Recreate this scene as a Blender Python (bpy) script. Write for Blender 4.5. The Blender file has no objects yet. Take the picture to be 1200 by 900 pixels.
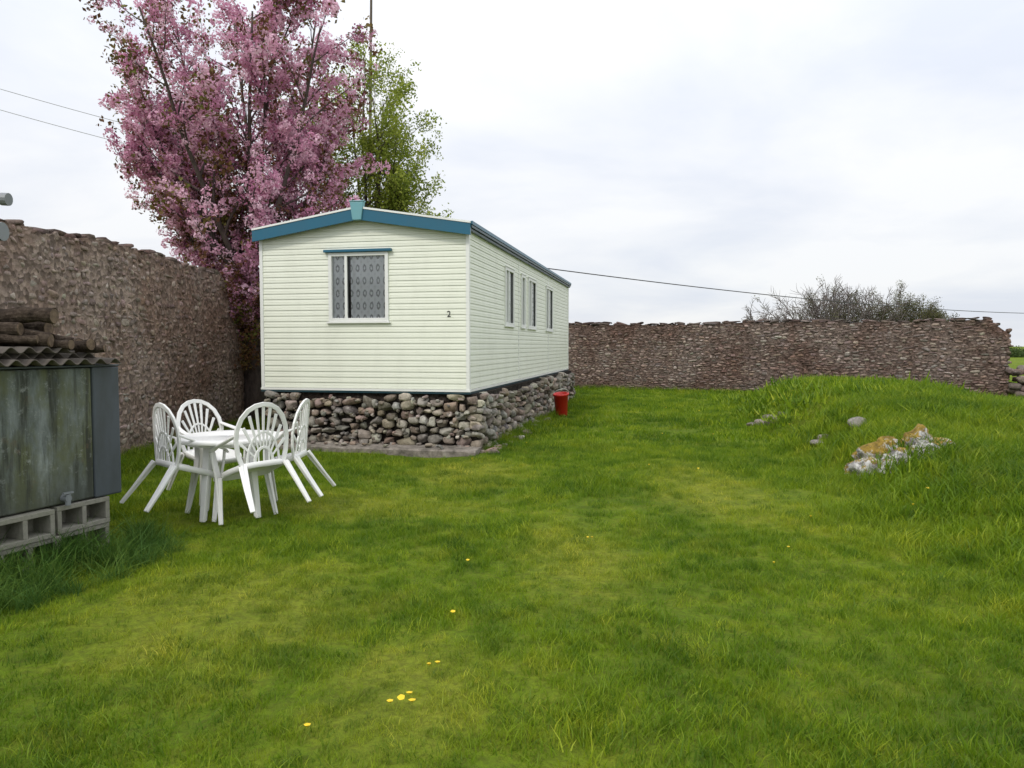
import bpy, math, random
import numpy as np
from mathutils import Vector, Matrix, Euler, noise
random.seed(11); rng=np.random.default_rng(11)
scene=bpy.context.scene; COL=scene.collection
R=random.uniform

# ------------------------------------------------------------------ materials
class NT:
    def __init__(s,name):
        s.m=bpy.data.materials.new(name); s.m.use_nodes=True
        s.t=s.m.node_tree; s.n=s.t.nodes; s.l=s.t.links
        s.b=s.n["Principled BSDF"]; s.out=s.n["Material Output"]
    def N(s,typ,**k):
        n=s.n.new(typ)
        for a,b in k.items(): setattr(n,a,b)
        return n
    def L(s,a,b): s.l.new(a,b)
    def coord(s,kind='Object',scale=(1,1,1)):
        if kind=='World':
            o=s.N('ShaderNodeNewGeometry').outputs['Position']
        else: o=s.N('ShaderNodeTexCoord').outputs[kind]
        mp=s.N('ShaderNodeMapping'); mp.inputs['Scale'].default_value=scale
        s.L(o,mp.inputs[0]); return mp.outputs[0]
    def noise(s,vec,scale,detail=4,rough=.55):
        n=s.N('ShaderNodeTexNoise'); n.inputs['Scale'].default_value=scale
        n.inputs['Detail'].default_value=detail; n.inputs['Roughness'].default_value=rough
        s.L(vec,n.inputs['Vector']); return n.outputs['Fac']
    def ramp(s,fac,stops,interp='LINEAR'):
        r=s.N('ShaderNodeValToRGB'); e=r.color_ramp.elements; r.color_ramp.interpolation=interp
        while len(e)<len(stops): e.new(.5)
        for el,(p,c) in zip(e,stops):
            el.position=p; el.color=(c,c,c,1) if not hasattr(c,'__len__') else (*c,1)
        s.L(fac,r.inputs[0]); return r.outputs[0]
    def mix(s,fac,a,b,mode='MIX'):
        m=s.N('ShaderNodeMix',data_type='RGBA',blend_type=mode)
        for v,i in ((fac,0),(a,6),(b,7)):
            if hasattr(v,'is_linked'): s.L(v,m.inputs[i])
            elif hasattr(v,'__len__'): m.inputs[i].default_value=(*v,1)
            else: m.inputs[i].default_value=v
        return m.outputs[2]
    def math(s,op,*a):
        q=s.N('ShaderNodeMath',operation=op)
        for i,v in enumerate(a):
            if hasattr(v,'is_linked'): s.L(v,q.inputs[i])
            else: q.inputs[i].default_value=v
        return q.outputs[0]
    def bump(s,h,strength=.5,dist=.02):
        b=s.N('ShaderNodeBump'); b.inputs['Strength'].default_value=strength
        b.inputs['Distance'].default_value=dist; s.L(h,b.inputs['Height'])
        s.L(b.outputs[0],s.b.inputs['Normal'])
    def set(s,color=None,rough=None,metal=None,spec=None):
        for v,k in ((color,'Base Color'),(rough,'Roughness'),(metal,'Metallic'),(spec,'Specular IOR Level')):
            if v is None: continue
            if hasattr(v,'is_linked'): s.L(v,s.b.inputs[k])
            elif hasattr(v,'__len__'): s.b.inputs[k].default_value=(*v,1)
            else: s.b.inputs[k].default_value=v
        return s.m

def painted(name,c,rough=.45,dirt=.15,dirtc=(.25,.24,.18),scale=2.5,stretch=(1,1,.35)):
    t=NT(name); v=t.coord('Object',stretch)
    n=t.noise(v,scale,6,.65); f=t.ramp(n,[(.45,0),(.8,dirt)])
    t.set(t.mix(f,c,dirtc),rough); n2=t.noise(t.coord(),60,2)
    t.bump(n2,.08,.003); return t.m

def weather(t,c,v,patch,topz,drk=(.62,.57,.55)):
    n3=t.noise(v,.7,6,.65); c=t.mix(t.ramp(n3,[(.40,0),(.62,.85)]),c,t.mix(1,c,patch,'MULTIPLY'))
    n5=t.noise(v,2.6,5,.7); c=t.mix(t.ramp(n5,[(.55,0),(.70,.55)]),c,t.mix(1,c,(.55,.51,.48),'MULTIPLY'))
    if topz:
        sp=t.N('ShaderNodeSeparateXYZ'); t.L(v,sp.inputs[0])
        f=t.math('ADD',t.math('DIVIDE',t.math('SUBTRACT',sp.outputs[2],topz-.7),1.0),t.math('MULTIPLY',t.math('SUBTRACT',n5,.5),1.6))
        c=t.mix(t.ramp(f,[(.35,0),(1,.85)]),c,t.mix(1,c,drk,'MULTIPLY'))
        f2=t.math('ADD',sp.outputs[2],t.math('MULTIPLY',n5,.6))
        c=t.mix(t.ramp(f2,[(.25,.6),(.75,0)]),c,t.mix(1,c,(.6,.62,.5),'MULTIPLY'))
    return c
def stone_mat(name,mott=.5,lichen=.5,lcol=(.55,.53,.48),bumpd=.02,patch=(.55,.5,.48),topz=0):
    t=NT(name); a=t.N('ShaderNodeAttribute',attribute_name='Col').outputs['Color']
    v=t.coord('World')
    n=t.noise(v,14,7,.7); c=t.mix(1.0,a,t.ramp(n,[(.3,1-mott),(.7,1+mott*.3)]),'MULTIPLY')
    c=weather(t,c,v,patch,topz)
    n2=t.noise(v,9,6,.75); c=t.mix(t.ramp(n2,[(.57,0),(.66,lichen)]),c,lcol)
    n4=t.noise(v,38,3,.7)
    t.set(c,.95,spec=.15); t.bump(t.mix(.5,n,n4),.9,bumpd); return t.m

def mortar_mat(name,c1,c2,patch=(.5,.42,.42),topz=0):
    t=NT(name); v=t.coord('World')
    n=t.noise(v,9,8,.8); c=t.mix(t.ramp(n,[(.3,0),(.7,1)]),c2,c1)
    vo=t.N('ShaderNodeTexVoronoi'); vo.inputs['Scale'].default_value=16; t.L(v,vo.inputs['Vector'])
    g=t.N('ShaderNodeRGBToBW'); t.L(vo.outputs['Color'],g.inputs[0])
    c=t.mix(1,c,t.ramp(g.outputs[0],[(.2,.55),(.8,1.25)]),'MULTIPLY')
    c=weather(t,c,v,patch,topz)
    t.set(c,.95,spec=.1); t.bump(t.mix(.5,n,vo.outputs['Distance']),1,.05); return t.m

def leaf_mat(name,stops,transl=.35):
    t=NT(name); oi=t.N('ShaderNodeObjectInfo')
    v=t.coord('World'); f=t.noise(v,1.3,3)
    m=t.math('MULTIPLY_ADD',oi.outputs['Random'],.75,t.math('MULTIPLY',f,.28))
    c=t.ramp(m,stops); t.set(c,.6,spec=.2)
    if transl>0:
        tr=t.N('ShaderNodeBsdfTranslucent'); t.L(c,tr.inputs[0])
        mx=t.N('ShaderNodeMixShader'); mx.inputs[0].default_value=transl
        t.L(t.b.outputs[0],mx.inputs[1]); t.L(tr.outputs[0],mx.inputs[2]); t.L(mx.outputs[0],t.out.inputs[0])
    return t.m

WORN=[(-1.5,7.3,1.5,.8),(-1.7,4.3,1.0,1.2),(-.6,9.3,.9,1.4),(-.5,3.3,.5,.9),(.5,5.6,.6,1.6),(2.2,8.2,.8,2.2)]
def grass_color(t):
    v=t.coord('World',(1,1,0))
    n1=t.noise(v,.5,5,.6)
    n2=t.noise(v,2.2,6,.7)
    a=t.ramp(n1,[(.38,(.075,.155,.008)),(.5,(.165,.268,.012)),(.62,(.25,.325,.02))])
    b=t.ramp(n2,[(.34,(.055,.125,.009)),(.5,(.165,.265,.012)),(.62,(.27,.325,.022)),(.74,(.38,.38,.06))])
    c=t.mix(.5,a,b)
    sp=t.N('ShaderNodeSeparateXYZ'); t.L(v,sp.inputs[0])
    acc=None
    for (x,y,rx,ry) in WORN:
        dx=t.math('DIVIDE',t.math('SUBTRACT',sp.outputs[0],x),rx); dy=t.math('DIVIDE',t.math('SUBTRACT',sp.outputs[1],y),ry)
        g=t.math('EXPONENT',t.math('MULTIPLY',t.math('ADD',t.math('MULTIPLY',dx,dx),t.math('MULTIPLY',dy,dy)),-1.0))
        acc=g if acc is None else t.math('MAXIMUM',acc,g)
    f=t.ramp(t.math('MULTIPLY',acc,t.math('MULTIPLY',n2,2.0)),[(.35,0),(1.0,.55)])
    return t.mix(f,c,(.37,.39,.045))
def grass_mat():
    t=NT('grass_blades'); c=grass_color(t)
    oi=t.N('ShaderNodeObjectInfo')
    c=t.mix(1,c,t.ramp(oi.outputs['Random'],[(0,(.45,.58,.7)),(.35,(.85,.9,.9)),(.7,(1.1,1.08,1.0)),(.92,(1.35,1.22,1.1)),(1,(2.0,1.6,2.4))]),'MULTIPLY')
    t.set(c,.5,spec=.25)
    tr=t.N('ShaderNodeBsdfTranslucent'); t.L(c,tr.inputs[0])
    mx=t.N('ShaderNodeMixShader'); mx.inputs[0].default_value=.4
    t.L(t.b.outputs[0],mx.inputs[1]); t.L(tr.outputs[0],mx.inputs[2]); t.L(mx.outputs[0],t.out.inputs[0])
    return t.m
def ground_mat():
    t=NT('ground_turf'); c=grass_color(t)
    n=t.noise(t.coord('World'),25,5,.7)
    c=t.mix(t.ramp(n,[(.4,.3),(.65,.7)]),c,(.08,.085,.016)); t.set(c,.95,spec=.1); t.bump(n,1,.04); return t.m

M_grass=grass_mat(); M_ground=ground_mat()
M_lgrass=leaf_mat('long_grass_blades',[(0,(.03,.08,.014)),(.5,(.065,.145,.022)),(1,(.15,.23,.035))],.3)
M_cream=painted('cream_cladding',(.79,.815,.70),.42,.14)
M_white=painted('white_trim',(.80,.81,.78),.4,.15)
M_teal=painted('teal_trim',(.008,.11,.185),.35,.25,(.05,.1,.12))
M_tealL=painted('teal_light_cap',(.14,.34,.38),.4,.2)
M_tealD=painted('dark_teal_gutter',(.012,.045,.06),.4,.2)
M_roof=painted('roof_sheet',(.5,.52,.5),.5,.3)
M_dark=NT('dark_interior').set((.06,.062,.065),.8)
M_plastic=painted('white_plastic',(.80,.80,.78),.35,.22,(.4,.4,.33),4,(1,1,1))
M_red=painted('red_plastic',(.62,.02,.015),.35,.1)
M_blk=NT('number_paint').set((.02,.02,.02),.5)
M_pipe=painted('galvanised_metal',(.20,.215,.23),.45,.5,(.08,.09,.1))
M_wire=NT('cable').set((.04,.04,.045),.6)
M_wirew=NT('pale_cable').set((.35,.35,.36),.6)
M_stone=stone_mat('rubble_stone',.55,.5,(.55,.53,.48),.02,(.7,.66,.6))
M_stoneL=stone_mat('left_wall_stone',.55,.5,(.52,.46,.41),.035,(.72,.58,.52),3.05)
M_stoneB=stone_mat('back_wall_stone',.6,.45,(.46,.40,.35),.035,(.64,.51,.46),2.45)
M_mortL=mortar_mat('lime_mortar',(.42,.335,.285),(.19,.14,.115),(.72,.58,.52),3.05)
M_mortB=mortar_mat('dark_joints',(.24,.185,.16),(.09,.068,.058),(.64,.51,.46),2.45)
M_mortC=mortar_mat('base_joints',(.07,.06,.05),(.02,.017,.015))

def glass():
    t=NT('window_glass'); g=t.N('ShaderNodeBsdfGlossy'); g.inputs['Roughness'].default_value=.03
    tp=t.N('ShaderNodeBsdfTransparent'); tp.inputs[0].default_value=(.95,.97,.97,1)
    f=t.N('ShaderNodeFresnel'); f.inputs[0].default_value=1.5
    m=t.N('ShaderNodeMixShader'); t.L(f.outputs[0],m.inputs[0]); t.L(tp.outputs[0],m.inputs[1]); t.L(g.outputs[0],m.inputs[2])
    t.L(m.outputs[0],t.out.inputs[0]); return t.m
M_glass=glass()
def lace():
    t=NT('lace_curtain'); v=t.coord('Object')
    sx=t.N('ShaderNodeSeparateXYZ'); t.L(v,sx.inputs[0])
    n0=t.noise(v,6,2,.5)
    h=t.math('ADD',t.math('ADD',sx.outputs[0],sx.outputs[1]),t.math('MULTIPLY',n0,.03))
    fx=t.math('SUBTRACT',t.math('FRACT',t.math('MULTIPLY',h,9.0)),.5)
    fz=t.math('SUBTRACT',t.math('FRACT',t.math('MULTIPLY',sx.outputs[2],5.2)),.5)
    r=t.math('SQRT',t.math('ADD',t.math('MULTIPLY',fx,fx),t.math('MULTIPLY',fz,fz)))
    n=t.noise(v,70,5,.8)
    r=t.math('MULTIPLY_ADD',n,.5,r)
    f=t.ramp(r,[(.30,.97),(.38,.94),(.44,.35),(.53,.45),(.60,.98),(.85,.96),(.95,.8)])
    tp=t.N('ShaderNodeBsdfTransparent'); m=t.N('ShaderNodeMixShader')
    t.set((.88,.88,.90),.8); tr=t.N('ShaderNodeBsdfTranslucent'); tr.inputs[0].default_value=(.8,.8,.82,1)
    m2=t.N('ShaderNodeMixShader'); m2.inputs[0].default_value=.06; t.L(t.b.outputs[0],m2.inputs[1]); t.L(tr.outputs[0],m2.inputs[2])
    t.L(f,m.inputs[0]); t.L(tp.outputs[0],m.inputs[1]); t.L(m2.outputs[0],m.inputs[2]); t.L(m.outputs[0],t.out.inputs[0]); return t.m
M_lace=lace()

# ------------------------------------------------------------------ mesh builder
class MB:
    def __init__(s): s.v=[]; s.f=[]; s.m=[]
    def add(s,vs,fs,mi=0,T=None):
        o=len(s.v)
        for p in vs:
            p=Vector(p); s.v.append(tuple(T@p) if T is not None else tuple(p))
        for f in fs: s.f.append([i+o for i in f]); s.m.append(mi)
    def box(s,x0,x1,y0,y1,z0,z1,mi=0,T=None):
        vs=[(x,y,z) for x in(x0,x1) for y in(y0,y1) for z in(z0,z1)]
        s.add(vs,[(0,1,3,2),(4,6,7,5),(0,4,5,1),(2,3,7,6),(0,2,6,4),(1,5,7,3)],mi,T)
    def tube(s,pts,rad,n=8,mi=0,cap=True,T=None):
        pts=[Vector(p) for p in pts]; vs=[];fs=[]; k=len(pts)
        up=None
        for i,p in enumerate(pts):
            t=(pts[min(i+1,k-1)]-pts[max(i-1,0)])
            t=t.normalized() if t.length>1e-9 else Vector((0,0,1))
            if up is None: up=t.orthogonal().normalized()
            up=(up-t*up.dot(t)); up=up.normalized() if up.length>1e-6 else t.orthogonal().normalized()
            w=t.cross(up); r=rad[i] if hasattr(rad,'__len__') else rad
            for j in range(n):
                a=2*math.pi*j/n; vs.append(p+(up*math.cos(a)+w*math.sin(a))*r)
        for i in range(k-1):
            for j in range(n):
                j2=(j+1)%n; fs.append((i*n+j,i*n+j2,(i+1)*n+j2,(i+1)*n+j))
        if cap: fs.append(tuple(range(n))[::-1]); fs.append(tuple((k-1)*n+j for j in range(n)))
        s.add(vs,fs,mi,T)
    def ribbon(s,pts,nrm,wid,th,mi=0,T=None):
        pts=[Vector(p) for p in pts]; k=len(pts); vs=[];fs=[]
        for i,p in enumerate(pts):
            t=(pts[min(i+1,k-1)]-pts[max(i-1,0)]).normalized()
            N=Vector(nrm[i]) if hasattr(nrm[0],'__len__') else Vector(nrm)
            sd=t.cross(N).normalized(); N=sd.cross(t).normalized()
            w=wid[i] if hasattr(wid,'__len__') else wid
            for a,b in((-1,-1),(1,-1),(1,1),(-1,1)): vs.append(p+sd*a*w/2+N*b*th/2)
        for i in range(k-1):
            for j in range(4):
                j2=(j+1)%4; fs.append((i*4+j,i*4+j2,i*4+4+j2,i*4+4+j))
        fs.append((3,2,1,0)); fs.append(tuple((k-1)*4+j for j in range(4)))
        s.add(vs,fs,mi,T)
    def obj(s,name,mats,parent=None,smooth=False,bevel=0,keep=False):
        me=bpy.data.meshes.new(name); me.from_pydata(s.v,[],s.f)
        for m in mats: me.materials.append(m)
        me.polygons.foreach_set('material_index',s.m)
        if smooth: me.polygons.foreach_set('use_smooth',[True]*len(s.f))
        me.update()
        o=bpy.data.objects.new(name,me); COL.objects.link(o)
        if parent: o.parent=parent
        if bevel:
            b=o.modifiers.new('bevel','BEVEL'); b.width=bevel; b.segments=2; b.limit_method='ANGLE'
        return o
def empty(name,loc=(0,0,0),rot=(0,0,0)):
    e=bpy.data.objects.new(name,None); e.location=loc; e.rotation_euler=rot; e.empty_display_size=.2
    COL.objects.link(e); return e
def mesh_np(name,V,F,mats,parent=None,col=None,smooth=False,link=True):
    V=np.asarray(V,np.float32);F=np.asarray(F,np.int32); k=F.shape[1]
    me=bpy.data.meshes.new(name); me.vertices.add(len(V)); me.vertices.foreach_set('co',V.ravel())
    me.loops.add(F.size); me.loops.foreach_set('vertex_index',F.ravel())
    me.polygons.add(len(F)); me.polygons.foreach_set('loop_start',np.arange(len(F),dtype=np.int32)*k)
    me.polygons.foreach_set('loop_total',np.full(len(F),k,np.int32))
    if smooth: me.polygons.foreach_set('use_smooth',np.ones(len(F),bool))
    for m in mats: me.materials.append(m)
    if col is not None:
        a=me.color_attributes.new('Col','FLOAT_COLOR','POINT')
        c=np.ones((len(V),4),np.float32); c[:,:3]=col; a.data.foreach_set('color',c.ravel())
    me.update(calc_edges=True); me.validate()
    o=bpy.data.objects.new(name,me)
    if link: COL.objects.link(o)
    if parent: o.parent=parent
    return o

# ------------------------------------------------------------------ terrain height
def sst(t): t=np.clip(t,0,1); return t*t*(3-2*t)
def H(x,y):
    x=np.asarray(x,float);y=np.asarray(y,float)
    xe=np.interp(y,[0,5,8,11,15,20],[3.3,3.2,3.5,4.1,4.95,5.7])
    hh=np.interp(y,[0,3,5,8,11,13.5,16.5,19,20.5],[.0,.14,.24,.40,.66,.84,.80,.4,0.0])
    m=sst((x-xe)/1.25)*hh*(1-.66*sst((x-7.0)/3.4)*np.clip((y-4)/6,0,1))
    u=.03*np.sin(x*1.1+.6*y)+.02*np.sin(2.3*x-1.7*y+1)+.012*np.sin(5.1*x+3.9*y)
    u=u*np.clip(1-(np.abs(y-12)-18)/10,0,1)
    return m+u*.8
def Hs(x,y): return float(H(x,y))

xs=np.concatenate([[-900,-400,-150,-60,-25],np.linspace(-12,18,151),[25,45,80,150,300,900]])
ys=np.concatenate([[-60,-15],np.linspace(-4,32,181),[38,50,80,130,220,400,800,1500]])
X,Y=np.meshgrid(xs,ys); Z=H(X,Y)
V=np.stack([X,Y,Z],-1).reshape(-1,3); nx=len(xs); ny=len(ys)
i=np.arange(nx-1);j=np.arange(ny-1); I,J=np.meshgrid(i,j); a=(J*nx+I).ravel()
F=np.stack([a,a+1,a+nx+1,a+nx],-1)
mesh_np('ground',V,F,[M_ground],smooth=True)

# ------------------------------------------------------------------ GN scatter
def new_coll(name,objs):
    c=bpy.data.collections.new(name)
    for o in objs: c.objects.link(o)
    return c
def scatter(name,pts,rots,scl,idx,coll,parent=None):
    me=bpy.data.meshes.new(name); n=len(pts); me.vertices.add(n)
    me.vertices.foreach_set('co',np.asarray(pts,np.float32).ravel())
    a=me.attributes.new('rot','FLOAT_VECTOR','POINT'); a.data.foreach_set('vector',np.asarray(rots,np.float32).ravel())
    a=me.attributes.new('scl','FLOAT','POINT'); a.data.foreach_set('value',np.asarray(scl,np.float32))
    a=me.attributes.new('idx','INT','POINT'); a.data.foreach_set('value',np.asarray(idx,np.int32))
    o=bpy.data.objects.new(name,me); COL.objects.link(o)
    if parent: o.parent=parent
    g=bpy.data.node_groups.new(name+'_gn','GeometryNodeTree')
    g.interface.new_socket('Geometry',in_out='INPUT',socket_type='NodeSocketGeometry')
    g.interface.new_socket('Geometry',in_out='OUTPUT',socket_type='NodeSocketGeometry')
    N=g.nodes; gi=N.new('NodeGroupInput'); go=N.new('NodeGroupOutput')
    ip=N.new('GeometryNodeInstanceOnPoints'); ci=N.new('GeometryNodeCollectionInfo')
    ci.inputs['Collection'].default_value=coll; ci.inputs['Separate Children'].default_value=True; ci.inputs['Reset Children'].default_value=True
    def na(nm,ty):
        q=N.new('GeometryNodeInputNamedAttribute'); q.data_type=ty; q.inputs['Name'].default_value=nm; return q.outputs['Attribute']
    e=N.new('FunctionNodeEulerToRotation')
    L=g.links
    L.new(na('rot','FLOAT_VECTOR'),e.inputs[0]); L.new(e.outputs[0],ip.inputs['Rotation'])
    L.new(na('scl','FLOAT'),ip.inputs['Scale']); L.new(na('idx','INT'),ip.inputs['Instance Index'])
    ip.inputs['Pick Instance'].default_value=True
    L.new(gi.outputs[0],ip.inputs['Points']); L.new(ci.outputs[0],ip.inputs['Instance']); L.new(ip.outputs[0],go.inputs[0])
    md=o.modifiers.new('scatter','NODES'); md.node_group=g
    return o

def tuft(name,n,rad,h0,h1,w,mat,lean=.6,seg=3):
    vs=[];fs=[]
    for b in range(n):
        a=R(0,6.283); r=rad*math.sqrt(R(0,1)); bx,by=r*math.cos(a),r*math.sin(a)
        h=R(h0,h1); d=R(0,6.283); ln=R(.1,lean)*h; wd=w*R(.7,1.3); fa=R(0,6.283)
        sx,sy=math.cos(fa)*wd/2,math.sin(fa)*wd/2; o=len(vs)
        for k in range(seg):
            t=k/seg; cx=bx+math.cos(d)*ln*t*t; cy=by+math.sin(d)*ln*t*t; z=h*t*(1-.15*t)-.005; ww=1-t*.5
            vs+=[(cx-sx*ww,cy-sy*ww,z),(cx+sx*ww,cy+sy*ww,z)]
        vs.append((bx+math.cos(d)*ln,by+math.sin(d)*ln,h*.85))
        for k in range(seg-1):
            p=o+2*k; fs+=[(p,p+1,p+3),(p,p+3,p+2)]
        p=o+2*(seg-1); fs.append((p,p+1,p+2))
    return mesh_np(name,vs,fs,[mat],link=False)
near=[tuft('tuft_a%d'%k,28,.075,.022,.065,.0045,M_grass,1.1,2) for k in range(6)]
C_near=new_coll('turf_tufts',near)
far=[tuft('tuft_f%d'%k,30,.17,.03,.085,.014,M_grass,.9,1) for k in range(4)]
C_far=new_coll('turf_tufts_far',far)
C_long=new_coll('long_tufts',[tuft('tuft_l%d'%k,32,.11,.12,.27,.006,M_grass,1.3,3) for k in range(4)])
C_wild=new_coll('wild_tufts',[tuft('tuft_w%d'%k,40,.14,.12,.46,.009,M_lgrass,1.2,4) for k in range(5)])

CO=Vector((-.65,11.1,0)); CA=math.radians(-12)
ca,sa=math.cos(CA),math.sin(CA)
def toloc(x,y):
    dx,dy=x-CO.x,y-CO.y; return dx*ca+dy*sa, -dx*sa+dy*ca
def loc2w(x,y): return CO.x+x*ca-y*sa, CO.y+x*sa+y*ca
BW0=Vector((-5.5,31.6,0)); BW1=Vector((14.5,21.7,0))
def blocked(x,y):
    lx,ly=toloc(x,y)
    if -3.4<lx<.15 and -.1<ly<11.3: return True
    if -3.0<lx<.25 and -.5<ly<0: return random.random()<.93
    if x<-5.35: return True
    t=(x-BW0.x)/(BW1.x-BW0.x)
    if x<14.6 and y>BW0.y+t*(BW1.y-BW0.y)-.1: return True
    tx=(x+3.15)*.37+(y-5.93)*.93; ty=-(x+3.15)*.93+(y-5.93)*.37
    if -1.7<tx<0 and 0.02<ty<1.4: return True
    return False
def worn(x,y): return max(math.exp(-(((x-a)/c)**2+((y-b)/d)**2)) for a,b,c,d in WORN)
def gscatter(name,y0,y1,dens,coll,sc,nv):
    P=[];Ro=[];S=[];Ix=[]
    wid=lambda y:.76*y+1.8
    n=int(dens*(wid(y0)+wid(y1))*(y1-y0))
    for _ in range(n):
        y=R(y0,y1); x=R(-wid(y1),wid(y1))
        if abs(x)>wid(y) or blocked(x,y): continue
        nz=noise.noise(Vector((x*.9,y*.9,0)))+.5*noise.noise(Vector((x*2.7,y*2.7,3)))
        if noise.noise(Vector((x*.6,y*.6,9)))+.4*noise.noise(Vector((x*3,y*3,5)))>.36 and random.random()<.4: continue
        xe=float(np.interp(y,[0,5,8,11,15,20],[3.0,2.7,3.0,3.6,4.5,5.4]))
        k=(1+.6*max(0,nz)+ .35*min(0,nz))*(1-.38*worn(x,y))
        k*=1+.9*float(sst((x-xe)/1.2))
        if x<-4.9: k*=1.8
        P.append((x,y,0)); Ro.append((R(-.15,.15),R(-.15,.15),R(0,6.28))); S.append(sc*k*R(.65,1.3)); Ix.append(random.randrange(nv))
    P=np.array(P); P[:,2]=H(P[:,0],P[:,1]); 
    return P,Ro,S,Ix
G=empty('grass')
for nm,a_ in (('turf_near',gscatter('a',1.4,6.5,340,C_near,1,6)+(C_near,)),('turf_mid',gscatter('b',6.5,12,160,C_near,1.3,6)+(C_near,)),('turf_far',gscatter('c',12,30,52,C_far,1.15,4)+(C_far,))):
    scatter(nm,*a_,parent=G)
P=[];Ro=[];S=[];Ix=[]
for _ in range(26000):
    y=R(1.5,20); x=R(-2.5,17)
    if abs(x)>.76*y+1.8 or blocked(x,y): continue
    xe=float(np.interp(y,[0,5,8,11,15,20],[2.9,2.4,2.9,3.7,4.7,5.6]))
    p=.55*float(sst((x-xe)/1.0))
    nz=noise.noise(Vector((x*1.3,y*1.3,7)))
    p*= .3+max(0,nz)*2.1
    sc_=R(.45,1.0)*(1+.3*max(0,nz))
    if x<xe: p=max(0,nz-.2)*(.35 if x>0 else .12)*(1-worn(x,y)); sc_*=.6
    if random.random()>p: continue
    if ((x-4.36)/.65)**2+((y-8.0)/.75)**2<1: continue
    P.append((x,y,Hs(x,y)-.01)); Ro.append((R(-.25,.25),R(-.25,.25),R(0,6.28))); S.append(sc_); Ix.append(random.randrange(4))
for _ in range(900):
    q=random.random()
    if q<.4: x,y=R(-5.4,-5.05),R(6,15)
    elif q<.6: lx,ly=R(.15,.5),R(.2,11); x,y=loc2w(lx,ly)
    else:
        t=R(.3,1); x=BW0.x+t*20; y=BW0.y+t*(BW1.y-BW0.y)-R(.1,.6)
    P.append((x,y,Hs(x,y)-.01)); Ro.append((R(-.2,.2),R(-.2,.2),R(0,6.28))); S.append(R(.5,1)); Ix.append(random.randrange(4))
for _ in range(90):
    a=R(-.5,3.6); x=4.40+math.cos(a)*R(.58,.75); y=8.4+math.sin(a)*R(.38,.55)
    P.append((x,y,Hs(x,y)-.01)); Ro.append((R(-.2,.2),R(-.2,.2),R(0,6.28))); S.append(R(.4,.7)); Ix.append(random.randrange(4))
scatter('long_grass_tufts',P,Ro,S,Ix,C_long,parent=G)
P=[];Ro=[];S=[];Ix=[]
for _ in range(460):
    t=R(-2.2,.15); d=-R(0,1)**1.7*.70-.02
    if noise.noise(Vector((t*3,d*3,0)))<-.2: continue
    x=-3.15+.37*t-.93*d; y=5.93+.93*t+.37*d
    P.append((x,y,Hs(x,y)-.01)); Ro.append((R(-.35,.35),R(-.35,.35),R(0,6.28))); S.append(R(.45,1.0)*(1-.65*abs(d))*(1 if t<-.3 else .7)); Ix.append(random.randrange(5))
scatter('wild_grass_tufts',P,Ro,S,Ix,C_wild,parent=G)

# ------------------------------------------------------------------ stones
import bmesh
def ico(sub):
    bm=bmesh.new(); bmesh.ops.create_icosphere(bm,subdivisions=sub,radius=1)
    v=np.array([p.co[:] for p in bm.verts]); f=np.array([[q.index for q in p.verts] for p in bm.faces]); bm.free(); return v,f
ICO={k:ico(k) for k in(2,3,4)}
def stones(name,items,mat,sub=2,parent=None,boxy=.55,rough=.12,smooth=False,cut=(.62,.9)):
    tv,tf=ICO[sub]; n=len(tv); VV=[];FF=[];CC=[]
    for k,(c,ax,sz,colr) in enumerate(items):
        d=np.sign(tv)*np.abs(tv)**boxy
        d=d/np.maximum(1,(np.abs(d)**4).sum(1)**.25)[:,None]
        d=d*(1+rng.normal(0,rough,(1,3)))
        nn=rng.normal(0,1,(5,3)); nn/=np.linalg.norm(nn,axis=1)[:,None]
        for q in nn:
            h=rng.uniform(*cut); dd=d@q; d=d-np.outer(np.maximum(0,dd-h),q)
        d=d+rng.normal(0,rough*.22,d.shape)
        ang=rng.normal(0,.14); c_,s_=math.cos(ang),math.sin(ang)
        loc=d*np.array(sz); lx=loc[:,0]*c_-loc[:,2]*s_; lz=loc[:,0]*s_+loc[:,2]*c_
        A=np.array(ax)
        VV.append(np.array(c)+np.outer(lx,A[0])+np.outer(loc[:,1],A[1])+np.outer(lz,A[2])); FF.append(tf+k*n)
        CC.append(np.tile(colr,(n,1)))
    return mesh_np(name,np.vstack(VV),np.vstack(FF),[mat],parent,np.vstack(CC),smooth)
def pal(p,j=.18):
    c=np.array(random.choice(p)); return c*rng.uniform(1-j,1+j)*(1+rng.normal(0,.03,3))
PAL_L=[(.40,.315,.275),(.35,.275,.245),(.46,.385,.335),(.30,.23,.21),(.38,.325,.27),(.33,.27,.245),(.50,.435,.385),(.40,.30,.25)]
PAL_B=[(.34,.265,.23),(.29,.23,.205),(.39,.315,.275),(.22,.175,.155),(.33,.25,.21),(.26,.225,.205),(.43,.37,.325)]
PAL_C=[(.42,.37,.30),(.34,.32,.28),(.46,.42,.35),(.26,.22,.19),(.38,.30,.25),(.24,.22,.20),(.52,.48,.42),(.30,.26,.21),(.38,.36,.33)]
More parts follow.
